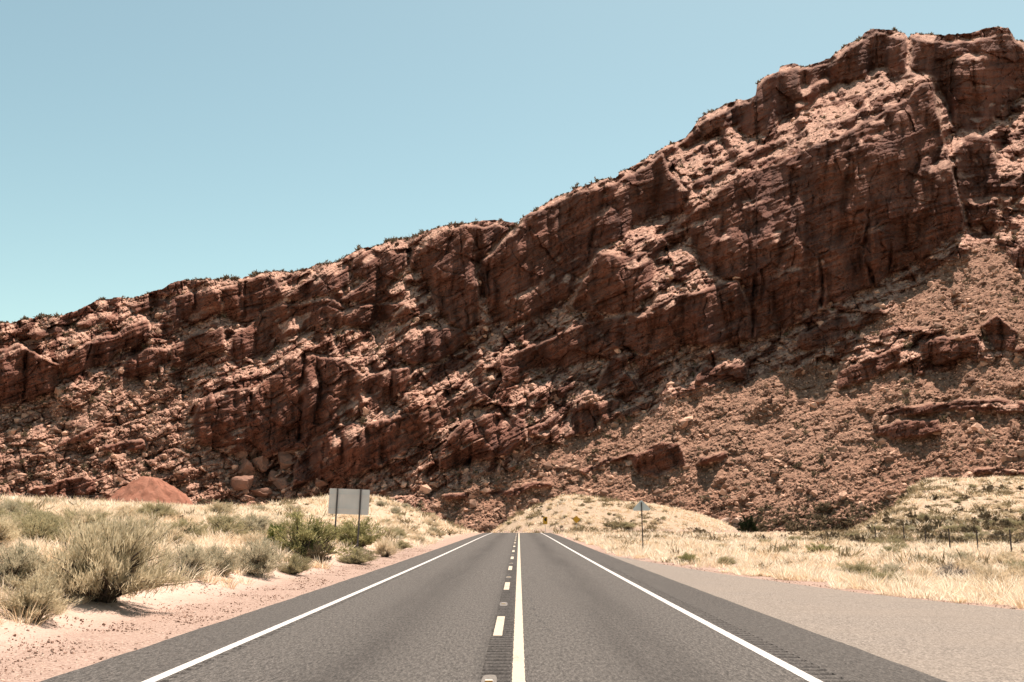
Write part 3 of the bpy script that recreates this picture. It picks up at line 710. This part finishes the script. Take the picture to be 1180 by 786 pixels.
def make_shrub(kind, seed, clumps=40, per=70, blen=0.24, bw=0.012, squash=1.0, up=0.55, stemn=None, gap=0.0, name='shrub', jit=0.24):
    """unit shrub: about 1 wide and 1 high, scaled when placed"""
    rs = np.random.RandomState(seed); root = empty(name, (0, 0, 0))
    mb = MB(); B, Dv, Ln = [], [], []
    lob = rs.normal(size=(5, 2))*0.16
    for k in range(clumps):
        a = rs.rand()*2*np.pi; el = np.arcsin(rs.uniform(0.01, 1.0)**1.05)
        rr = rs.uniform(0.62, 1.0)*(1+0.22*np.sin(3*a+seed)+0.15*rs.normal())
        lb = lob[k % 5]
        e = np.array([np.cos(a)*np.cos(el)*0.44*rr+lb[0], np.sin(a)*np.cos(el)*0.44*rr+lb[1], (0.12+0.62*np.sin(el))*min(rr, 1.08)*squash])
        b0 = np.array([rs.normal()*0.05, rs.normal()*0.05, -0.02])
        m = b0*0.4+e*0.5+np.array([0, 0, 0.06])+rs.normal(size=3)*0.04
        if stemn is None or k < stemn: mb.tube([b0, m, e], [0.014, 0.008, 0.0015], 4, False)
        if k % 2 == 0 and kind not in ('juniper', 'dark'): mb.tube([b0, m*0.8+rs.normal(size=3)*0.05, e*0.6+rs.normal(size=3)*0.06], [0.012, 0.007, 0.002], 4, False)
        n = int(per*rs.uniform(0.6, 1.3)); f = rs.uniform(0.68, 1.0, n)[:, None]
        pts = m+(e-m)*((f-0.5)*2)+rs.normal(size=(n, 3))*0.035
        out = e/np.linalg.norm(e); d = out*(1-up)+np.array([0, 0, 1.0])*up+rs.normal(size=(n, 3))*jit
        d /= np.linalg.norm(d, axis=1)[:, None]
        B.append(pts); Dv.append(d); Ln.append(blen*rs.uniform(0.5, 1.15, n))
    B = np.concatenate(B); Dv = np.concatenate(Dv); Ln = np.concatenate(Ln)
    if gap: k_ = fbm(B[:, 0]*6+3, B[:, 2]*6+B[:, 1]*4, seed % 200, 2) > -gap; B, Dv, Ln = B[k_], Dv[k_], Ln[k_]
    B[:, 2] = np.maximum(B[:, 2], 0.01)
    blade_mesh('foliage', B, Dv, Ln, bw, LEAF[kind], rs, root, 0.1, per > 90)
    mb.build('stems', M_GREYWOOD if kind == 'twig' else M_WOOD, root)
    return root
PROTO = {}
def proto(kind, var):
    key = (kind, var)
    if key in PROTO: return copy_tree(PROTO[key])
    s_ = 100+hash_kind[kind]*10+var
    if kind == 'twig': o = make_shrub(kind, s_, 60, 26, 0.2, 0.008, 0.9, 0.3)
    elif kind == 'juniper': o = make_shrub(kind, s_, 60, 60, 0.13, 0.03, 1.15, 0.2)
    elif kind == 'dark': o = make_shrub(kind, s_, 34, 70, 0.11, 0.03, 0.9, 0.3)
    elif kind == 'green': o = make_shrub(kind, s_, 110, 60, 0.075, 0.02, 1.05, 0.2, jit=0.4)
    elif kind == 'tan': o = make_shrub(kind, s_, 90, 70, 0.11, 0.010, 0.9, 0.5)
    else: o = make_shrub(kind, s_, 150, 80, 0.075, 0.011, 0.95, 0.4, jit=0.34)
    PROTO[key] = o; return o
hash_kind = {k: i for i, k in enumerate(LEAF)}
def place_shrub(o, px, py, wpx, hpx, label, group=None, rz=None, p=None):
    if p is None: p = on_ground(px, py)
    d = np.linalg.norm(p-EYE)
    o.location = (p[0], p[1], float(ground_z(p[0], p[1]))-0.02)
    w = wpx*d/FPX; h = hpx*d/FPX
    o.scale = (w/1.05, w/1.05, h/0.95); o.rotation_euler = (0, 0, rng.rand()*6.28 if rz is None else rz)
    return tag(o, label, 'shrub', group)

hero = make_shrub('broom', 1234, 300, 110, 0.085, 0.0052, 1.0, 0.6, name='shrub', gap=0.2, jit=0.24)
place_shrub(hero, 112, 691, 132, 108, 'largest grey green brush on the left roadside, dark woody branches below', rz=0.4)
SH = [(38,714,78,62,'broom','low yellow green brush at the bottom left corner by the sand'),
 (8,676,88,62,'sage','grey green sagebrush cut by the left edge of the picture'),
 (95,610,80,34,'tan','wide tan brush rising behind the largest roadside brush'),
 (162,601,30,22,'olive','small olive bush with a dark middle on the grassy bench'),
 (206,602,16,16,'dark','small dark round bush near the foot of the red dirt mound'),
 (20,612,50,24,'tan','pale tan brush on the far left of the grassy bench'),
 (212,665,62,50,'sage','grey sagebrush with a dark underside right of the largest brush'),
 (252,662,52,44,'sage','pale round sagebrush behind the straw tufts'),
 (295,662,64,56,'sage','tall grey sagebrush left of the small yellow green bush'),
 (336,662,38,32,'olive','small yellow green bush at the edge of the sand'),
 (350,645,84,62,'green','tall yellow green leafy bush left of the blank sign'),
 (318,628,24,34,'bright','bright green leafy sprig between the sagebrush and the tall bush'),
 (364,651,32,36,'dark','dark rounded bush in front of the tall leafy bush'),
 (408,650,46,26,'olive','low olive bush at the foot of the blank sign'),
 (412,632,66,42,'green','wide leafy bush behind the posts of the blank sign'),
 (444,642,36,30,'tan','tan brush right of the blank sign posts'),
 (340,601,30,14,'green','yellow green bush near the fence on the bench'),
 (262,620,62,36,'olive','broad olive brush in the middle of the grassy bench'),
 (215,622,56,32,'olive','olive brush behind the grey sagebrush on the bench'),
 (290,615,46,30,'sage','grey brush between the broad olive brush and the fence'),
 (460,633,24,14,'olive','small olive bush beside the sand below the grass mound'),
 (478,625,22,12,'tan','small tan bush at the foot of the grass mound'),
 (793,650,28,16,'green','green bush at the edge of the lay-by'),
 (805,616,24,12,'dark','dark low bush in the field right of the triangular sign'),
 (724,610,24,10,'olive','olive bush behind the triangular sign on the hill'),
 (862,611,21,25,'juniper','round dark green juniper below the rocky slope'),
 (1094,670,54,26,'twig','grey leafless bush among pale grass by the lay-by'),
 (1103,677,14,12,'green','small green bush in front of the grey leafless bush'),
 (905,640,16,14,'olive','olive bush in the pale grass left of the dark scrub'),
 (945,640,40,16,'green','long green bush where the grass meets the dark scrub'),
 (830,634,18,10,'olive','flat olive bush in the field below the juniper'),
 (1025,640,26,14,'olive','olive bush in the pale grass below the right fence')]
for px, py, w, h, kind, label in SH:
    at = None
    if kind == 'juniper': d_ = ray(px, py); d_ = d_/np.hypot(d_[0], d_[1]); at = EYE+d_*165.0
    place_shrub(proto(kind, 0), px, py, 0.92*w, 0.95*h, label, p=at)

def scatter_shrubs(n, box, kinds, wr, label, group, ok=None, px_size=False):
    k = 0
    for _ in range(n*12):
        if k >= n: break
        px = rng.uniform(box[0], box[2]); py = rng.uniform(box[1], box[3])
        p = on_ground(px, py)
        if np.linalg.norm(p-EYE) > 235 or (ok is not None and not ok(p, px, py)): continue
        w = rng.uniform(*wr)*(px_size and np.linalg.norm(p-EYE)/FPX or 1)
        o = proto(kinds[rng.randint(len(kinds))], 1+rng.randint(2))
        d = np.linalg.norm(p-EYE); place_shrub(o, 0, 0, w*FPX/d, w*rng.uniform(0.5, 0.75)*FPX/d, label, group, p=p); k += 1
far_l = lambda p, px, py: p[0] < -8.3 and p[1] > 22
scatter_shrubs(40, (-20, 578, 350, 632), ['tan', 'sage', 'olive', 'tan', 'broom'], (0.9, 1.9), 'small dry shrub scattered over the grassy bench on the left', 'scattered shrubs of the left bench', far_l)
scatter_shrubs(34, (425, 578, 545, 628), ['tan', 'olive', 'tan', 'sage'], (0.7, 1.6), 'small tan shrub dotted over the grass mound left of the road crest', 'shrubs of the left grass mound', lambda p, px, py: p[0] < -7.0 and p[1] > 50)
scatter_shrubs(44, (575, 576, 790, 611), ['tan', 'olive', 'tan', 'dark'], (0.7, 1.7), 'small shrub dotted over the pale hill beyond the road crest', 'shrubs of the hill beyond the crest', lambda p, px, py: p[1] > 172)
scatter_shrubs(48, (745, 606, 1185, 682), ['tan', 'olive', 'olive', 'sage', 'tan'], (0.6, 1.4), 'small shrub among the pale grass of the right field', 'shrubs of the right field', lambda p, px, py: p[0] > pull_edge(p[1])+1.2 and p[1] < 120)
scatter_shrubs(190, (880, 560, 1200, 636), ['dark', 'dark', 'dark', 'olive', 'tan'], (0.7, 1.7), 'dark brown shrub on the sandy slope behind the right fence', 'dark scrub of the right slope', lambda p, px, py: p[1] > 86 and p[0] > 22 and (py > 596 or rng.rand() < 0.35))

# dry grass: nobody could count the tufts
def tufts(cx, cy, nb, rad, hgt, wid, mat, name, rs, spread=0.62):
    n = len(cx); idx = np.repeat(np.arange(n), nb); m = len(idx)
    a = rs.rand(m)*2*np.pi; q = np.sqrt(rs.rand(m))
    bx = cx[idx]+rad[idx]*q*np.cos(a); by = cy[idx]+rad[idx]*q*np.sin(a); bz = ground_z(bx, by)-0.02
    lean = spread*(0.3+q)*rs.uniform(0.5, 1.4, m)
    d = np.stack([np.cos(a)*lean, np.sin(a)*lean, np.ones(m)], -1)+rs.normal(size=(m, 3))*[0.12, 0.12, 0.0]; d /= np.linalg.norm(d, axis=1)[:, None]
    L = hgt[idx]*rs.uniform(0.45, 1.1, m)
    return blade_mesh(name, np.stack([bx, by, bz], -1), d, L, wid[idx], mat, rs, None, 0.3, True)
def grass_points(n, r0, r1):
    r = np.sqrt(rng.uniform(r0*r0, r1*r1, n)); az = rng.uniform(-0.56, 0.56, n); return r*np.sin(az), r*np.cos(az)
def grass_ok(x, y):
    lx = -x-5.28; rx = x-pull_edge(y)
    pat = fbm(x/4.5, y/4.5, 401, 4)
    dl = ss(1.7, 4.2, lx+1.1*pat)*np.clip(0.8+1.2*pat+0.5*ss(6, 14, lx), 0.04, 1)
    dl = np.maximum(dl, ss(60, 90, y)*ss(1.0, 2.6, lx)*0.85)
    dr = ss(0.5, 1.3, rx+0.8*pat)*np.clip(0.8+1.0*pat, 0.12, 1)
    dune_ = ss(84, 100, y)*ss(34, 44, x); dr = dr*(1-0.1*dune_)
    return np.where(lx > 0, dl, np.where((rx > 0) | (y > 180), np.where(rx > 0, dr, 0.8), 0))
mats = [(M_STRAW, 0.78, 'pale dry grass covering the ground beside the road'), (M_GOLD, 0.22, 'golden dry grass mixed into the pale grass')]
GXs = []
for n, r0, r1, nb, hg, rad in ((8000, 12, 40, 56, 0.44, 0.17), (19000, 40, 95, 30, 0.48, 0.24), (44000, 95, 232, 14, 0.5, 0.32)):
    x_, y_ = grass_points(n, r0, r1); k_ = rng.rand(n) < grass_ok(x_, y_); x_, y_ = x_[k_], y_[k_]
    GXs.append((x_, y_, nb, hg, rad))
for mi, (mat, share, lab) in enumerate(mats):
    objs = []
    for x_, y_, nb, hg, rad in GXs:
        g = (0.5+0.5*fbm(x_/7.0, y_/7.0, 411, 3)+0.25*rng.normal(size=len(x_))) < 0.38
        m_ = g if mi == 1 else ~g
        xx, yy = x_[m_], y_[m_]; n = len(xx); sc = np.clip(0.62*np.exp(0.42*rng.normal(size=n)), 0.3, 1.7); r_ = np.hypot(xx, yy)
        objs.append(tufts(xx, yy, nb, rad*sc*1.3, hg*sc, np.maximum(0.0045, r_*0.00042), mat, 'dry_grass', rng))
    for o in objs: tag(o, None, None, None, 'stuff')
# gravel on the shoulders
M_PEB = mat_rock('pebble', (0.22, 0.12, 0.085), (0.52, 0.38, 0.30), 6.0)
n = 16000; r_ = 9+rng.rand(n)**1.6*60; sd = rng.rand(n) < 0.78
xx = np.where(sd, -5.35-np.abs(rng.normal(size=n))*1.5-rng.rand(n)*0.5, pull_edge(r_)+0.05+rng.rand(n)*0.8)
pts = np.stack([xx, r_, ground_z(xx, r_)+0.002], -1)
o = scatter_mesh('gravel', [rock_shape(rng, 1, 5) for _ in range(5)], pts, np.clip(0.009*np.exp(rng.exponential(0.45, n)), 0.006, 0.035), M_PEB, rng); tag(o, kind='stuff')
# scrub dots on the mountain
N = 7500
pu = rng.uniform(-80, 1270, N); sk = np.interp(pu, Ug, skyv); pv = np.where(rng.rand(N) < 0.12, sk+0.6, 630-(630-sk)*rng.rand(N))
k_ = (samp(bigcl, pu, pv) < 0.15) & ((samp(led, pu, pv) < 0.4)) & ((pv < sk+1) | (rng.rand(N) < 0.55)); pu, pv = pu[k_], pv[k_]
eu = rng.uniform(800, 1060, 900); ev = 626-rng.rand(900)**1.4*48; k_ = (ev > 640-0.25*(eu-760)*ss(760, 1000, eu)-30) ; pu = np.concatenate([pu, eu[k_]]); pv = np.concatenate([pv, ev[k_]])
pp = surf(pu, pv); n = len(pp); sz = np.clip(0.42*np.exp(rng.exponential(0.40, n)), 0.32, 1.6)
per = 26; idx = np.repeat(np.arange(n), per); dv = rng.normal(size=(n*per, 3)); dv[:, 2] = np.abs(dv[:, 2])+0.2; dv /= np.linalg.norm(dv, axis=1)[:, None]
o = blade_mesh('scrub', pp[idx]+rng.normal(size=(n*per, 3))*(sz[idx]*0.30)[:, None], dv, sz[idx]*rng.uniform(0.5, 1.0, n*per), sz[idx]*0.42, LEAF['dark'], rng, None, 0.1, False); tag(o, kind='stuff')

# low scrub too small to count on the right slope
n = 2600; yy = rng.uniform(86, 178, n); xx = yy*rng.uniform(0.27, 0.56, n)
k_ = (ground_z(xx, yy) > -0.1) & (xx > 28) & (rng.rand(n) < 0.35+0.65*ss(135, 105, yy)); xx, yy = xx[k_], yy[k_]
x2, y2 = grass_points(5200, 45, 228); k_ = (rng.rand(len(x2)) < grass_ok(x2, y2)*0.75) & ~((x2 > 26) & (y2 > 84)); xx = np.concatenate([xx, x2[k_]]); yy = np.concatenate([yy, y2[k_]])
pp = np.stack([xx, yy, ground_z(xx, yy)], -1); n = len(pp); sz = np.clip(0.32*np.exp(rng.exponential(0.4, n)), 0.22, 0.9)*(1+0.8*ss(120, 170, yy)*(xx < 60))
per = 40; idx = np.repeat(np.arange(n), per); dv = rng.normal(size=(n*per, 3)); dv[:, 2] = np.abs(dv[:, 2])+0.3; dv /= np.linalg.norm(dv, axis=1)[:, None]
o = blade_mesh('low_scrub', pp[idx]+rng.normal(size=(n*per, 3))*(sz[idx]*0.35)[:, None]*[1, 1, 0.3], dv, sz[idx]*rng.uniform(0.5, 1.0, n*per), sz[idx]*0.16, mat_leaf('brown_scrub_leaf', (0.15, 0.11, 0.065), (0.34, 0.27, 0.16), 0.3), rng, None, 0.1, False); tag(o, kind='stuff')
# ------------------------------------------------------------------ signs, fences, boulders
M_ALU = mat_plain('sign_aluminium', (0.60, 0.585, 0.57), 0.55, 0.0, 0.06, 1.5)
M_GREYSIGN = mat_plain('weathered_sign_back', (0.55, 0.60, 0.60), 0.5, 0.0, 0.06, 2.0)
M_POST = mat_plain('steel_post', (0.10, 0.09, 0.09), 0.6, 0.3, 0.2, 4)
M_DPOST = mat_plain('dark_post', (0.06, 0.045, 0.04), 0.7, 0.0, 0.2, 4)
M_PALEPOST = mat_plain('pale_post', (0.55, 0.52, 0.47), 0.6, 0.0, 0.1, 4)
M_YSIGN = mat_plain('yellow_sheeting', (0.62, 0.33, 0.03), 0.5, 0.0, 0.04, 4)
M_BLACK = mat_plain('black_legend', (0.03, 0.028, 0.025), 0.6)

def rect_plate(w, h, r, z0, n=4):
    pts = []
    for cx, cz, a0 in ((w/2-r, z0+h-r, 0), (-w/2+r, z0+h-r, 90), (-w/2+r, z0+r, 180), (w/2-r, z0+r, 270)):
        for k in range(n+1):
            a = R_(a0+90*k/n); pts.append((cx+r*math.cos(a), cz+r*math.sin(a)))
    return pts
# blank back of the big sign, left
base = on_ground(399, 631); sx = float(base[0]); sy = float(base[1]); gz = float(ground_z(sx, sy)); d = math.hypot(sx, sy)
ztop = 1.72+(603.5-565.3)/FPX*d; zbot = 1.72+(603.5-593.5)/FPX*d; W = 45*d/FPX
sg = empty('road_sign', (sx, sy, gz), R_(9))
tag(sg, 'large blank grey back of a road sign on two thin posts', 'road sign')
sg.rotation_euler = (0, R_(2.0), R_(9))
lean = 0.0
pn = MB(); pn.prism(rect_plate(W, ztop-zbot, 0.05, zbot-gz), 0.06, 0.064); pnl = pn.build('panel', M_ALU, sg)
br = MB()
for z_ in (zbot-gz+0.28, ztop-gz-0.28): br.box((0, 0.045, z_), (W*0.96, 0.026, 0.045))
br.build('stiffener', M_ALU, pnl)
for k, fx in enumerate((-0.30, 0.275)):
    x_ = fx*W
    dz = float(ground_z(sx+x_, sy))-gz
    pb = MB(); zt = ztop-gz+0.02
    pb.box((x_, 0.0, (zt+dz-0.3)/2), (0.085, 0.012, zt-dz+0.3)); pb.box((x_-0.0365, 0.0185, (zt+dz-0.3)/2), (0.012, 0.025, zt-dz+0.3)); pb.box((x_+0.0365, 0.0185, (zt+dz-0.3)/2), (0.012, 0.025, zt-dz+0.3))
    pb.build('post', M_POST, sg)
# triangular sign seen from behind, right
base = on_ground(741, 637); sx, sy = float(base[0]), float(base[1]); gz = float(ground_z(sx, sy)); d = math.hypot(sx, sy)
z1 = 1.72+(603.5-577.8)/FPX*d-gz; z0 = 1.72+(603.5-588.8)/FPX*d-gz; hw = 10*d/FPX
sg = empty('road_sign', (sx, sy, gz), 0.05); sg.rotation_euler = (0, R_(-0.6), 0.05)
tag(sg, 'blank grey triangular sign back pointing up on a single thin dark post', 'road sign')
pn = MB(); c_ = 0.06
pn.prism([(-hw+c_, z0-0.03), (hw-c_, z0-0.03), (hw, z0+0.02), (hw-0.02, z0+0.09), (0.05, z1-0.01), (-0.05, z1-0.01), (-hw+0.02, z0+0.09), (-hw, z0+0.02)], 0.035, 0.039)
pn.build('panel', M_GREYSIGN, sg)
pb = MB(); pb.tube([(0, 0, -0.3), (0, 0, z1-0.12)], 0.032, 8); pb.build('post', M_DPOST, sg)
bl = MB()
for z_ in (z0+0.08, z0+0.38): bl.box((0, -0.036, z_), (0.05, 0.012, 0.03))
bl.build('bolt_bracket', M_POST, sg)
# yellow signs beyond the crest
def yellow(px, py, dist, wpx, hpx, label, diamond):
    dr = ray(px, py); dr = dr/np.hypot(dr[0], dr[1]); c = EYE+dr*dist; w = wpx*dist/FPX; h = hpx*dist/FPX
    gz = float(ground_z(c[0], c[1])); sg = empty('warning_sign', (c[0], c[1], gz), 0.0); tag(sg, label, 'road sign')
    zc = c[2]-gz; pn = MB()
    if diamond:
        pts = []
        for a0 in (0, 90, 180, 270):
            for k in range(-2, 3):
                a = R_(a0+k*22.5); b0 = R_(a0); pts.append((0.38*w*math.cos(b0)+0.12*w*math.cos(a), zc+0.38*w*math.sin(b0)+0.12*w*math.sin(a)))
        pn.prism(pts, 0.0, 0.004)
    else: pn.prism(rect_plate(w, h, 0.05, zc-h/2), 0.0, 0.004)
    pl_ = pn.build('panel', M_YSIGN, sg)
    if not diamond:
        ch = MB(); ch.prism([(w*0.30, zc+h*0.36), (w*0.02, zc+h*0.36), (-w*0.30, zc+h*0.12), (w*0.02, zc-h*0.12), (w*0.30, zc-h*0.12), (0.0, zc+h*0.12)], -0.004, -0.001); ch.build('chevron', M_BLACK, pl_)
    pb = MB(); pb.box((0, 0.03, (zc+h*0.45-0.4)/2), (0.07, 0.05, zc+h*0.45+0.4)); pb.build('post', M_PALEPOST, sg)
yellow(628.3, 599.8, 176, 5.0, 8.4, 'small upright yellow sign with a black chevron beyond the road crest', False)
yellow(664.2, 598.6, 166, 8.0, 8.0, 'small plain yellow diamond sign on a pale post right of the crest', True)

def fence(pts, h, label, wires=(0.35, 0.65, 0.95, 1.2), rad=0.045, lean=0.03):
    f = empty('wire_fence', (pts[0][0], pts[0][1], float(ground_z(*pts[0])))); tag(f, label, 'fence'); o = np.array(f.location)
    tops = []
    for x_, y_ in pts:
        z_ = float(ground_z(x_, y_)); l = rng.normal(size=2)*lean*h; hh = h*rng.uniform(0.92, 1.08)
        a = np.array([x_, y_, z_-0.25])-o; b_ = np.array([x_+l[0], y_+l[1], z_+hh])-o
        mb = MB(); mb.tube([a, b_], [rad, rad*0.9], 7); mb.build('post', M_DPOST, f); tops.append((a+[0, 0, 0.25], b_))
    mb = MB()
    for w in wires:
        mb.tube([a+(b_-a)*w/h for a, b_ in tops], 0.004, 4, False)
    mb.build('wire', M_POST, f)
n = 17; fence([(-58+25*k/(n-1), 112+63*k/(n-1)) for k in range(n)], 1.45, 'far wire fence with thin posts at the back of the grassy left bench')
fp = [on_ground(px, py)[:2] for px, py in ((1010, 626), (1043, 629), (1067, 631.5), (1095, 634), (1127, 637), (1166, 640.5), (1215, 645))]
fence([(float(a), float(b)) for a, b in fp], 1.5, 'dark post and wire fence across the foot of the right scrub slope', rad=0.05)

# boulders below the left cliff
M_BOUL = mat_rock('dark_boulder', (0.10, 0.05, 0.036), (0.25, 0.14, 0.10), 0.3)
BD = [(277,527,18,14,'rounded boulder in deep shade at the left end of the boulder pile'),
 (292,525,15,11,'small boulder at the top of the pile, between the cliff and a wider one'),
 (284,545,26,20,'wide domed boulder with a sunlit top in the middle of the pile'),
 (282,562,30,20,'largest boulder of the pile, flat topped with a dark front'),
 (302,541,22,18,'tilted boulder leaning right of the domed boulder'),
 (338,522,20,12,'sharp pointed block lying in the gap between two cliffs'),
 (330,538,26,20,'angular block with a dark front below the pointed block'),
 (314,556,24,17,'slanting slab leaning against the right side of the pile'),
 (326,563,25,15,'ridged slab at the right foot of the boulder pile'),
 (300,571,28,12,'flat broad rock along the bottom edge of the pile'),
 (371,559,17,9,'lone pale rock on the rubble left of the blank sign'),
 (286,577,16,8,'small block just above the grass below the boulder pile'),
 (834,604,14,12,'pale pink boulder left of the dark green juniper'),
 (849,602,16,7,'flat pink slab between the pale boulder and the juniper'),
 (823,600,9,9,'dark small boulder left of the pale pink boulder')]
rs = np.random.RandomState(77)
for i, (px, py, w, h, label) in enumerate(BD):
    v, f_ = rock_shape(rs, 3, 14, 0.4)
    v = v*np.array([1, 0.95, 1.0])
    n_ = np.stack([fbm(v[:, 0]*2+i, v[:, 2]*2+v[:, 1], 60, 3)]*3, -1); v = v*(1+0.05*n_)
    p_ = surf(np.array(px*1.0), np.array(py*1.0)); d = np.linalg.norm(p_-EYE); sx_ = w*d/FPX/2; sz_ = h*d/FPX/2
    v = v/np.abs(v).max(0)*[sx_, sx_*0.9, sz_*1.15]
    o = new_mesh('boulder', v, f_, M_RUBP if i >= 12 and i < 14 else M_BOUL); o.location = (p_[0], p_[1]-sx_*0.2, p_[2]+sz_*0.5); o.rotation_euler = (rs.normal()*0.12, rs.normal()*0.22, 0)
    tag(o, label, 'boulder', 'boulders below the left cliff' if i < 12 else 'boulders beside the juniper')

# red dirt mound
t = NT('red_dirt'); p = t.pos()
c = t.mix(t.ramp(t.noise(p, 0.5, 6, 0.65), [(0.35, 0), (0.65, 1)]), (0.185, 0.078, 0.05), (0.30, 0.14, 0.095))
c = t.mix(t.ramp(t.vor(p, 0.8), [(0.16, 0.75), (0.26, 0.0)]), c, (0.16, 0.08, 0.055)); t.bsdf(c, 0.95, 0.05, t.bump(t.noise(p, 1.0, 6), 0.5, 0.5))
dr = ray(174, 549.5); dr = dr/np.hypot(dr[0], dr[1]); ap = EYE+dr*236.0
nr, na = 40, 96; rr_ = np.linspace(0, 1, nr)[:, None]; aa = np.linspace(0, 2*np.pi, na, endpoint=False)[None, :]
rad = 30*rr_*(1+0.06*np.sin(3*aa+1)); hz = ap[2]-np.where(rad < 4, 0.09*rad*rad, 1.44+(rad-4)*0.80)
X = ap[0]+rad*np.cos(aa)*1.0; Y = ap[1]+rad*np.sin(aa); Z = hz+(1.9*fbm(X/3.2, Y/3.2, 501, 6, 0.62)-0.55*np.abs(perlin(aa*6.0+0*rad, rad/9.0+0*aa, 503)))*np.minimum(1, rad/3)
ii = np.arange(nr*na).reshape(nr, na); jj = np.roll(ii, -1, 1)
dm = new_mesh('dirt_mound', np.stack([X, Y, Z], -1).reshape(-1, 3), np.stack([ii[:-1], ii[1:], jj[1:], jj[:-1]], -1).reshape(-1, 4), t.m, True)
tag(dm, 'smooth red dirt mound at the foot of the rocks behind the grassy bench', 'dirt mound')
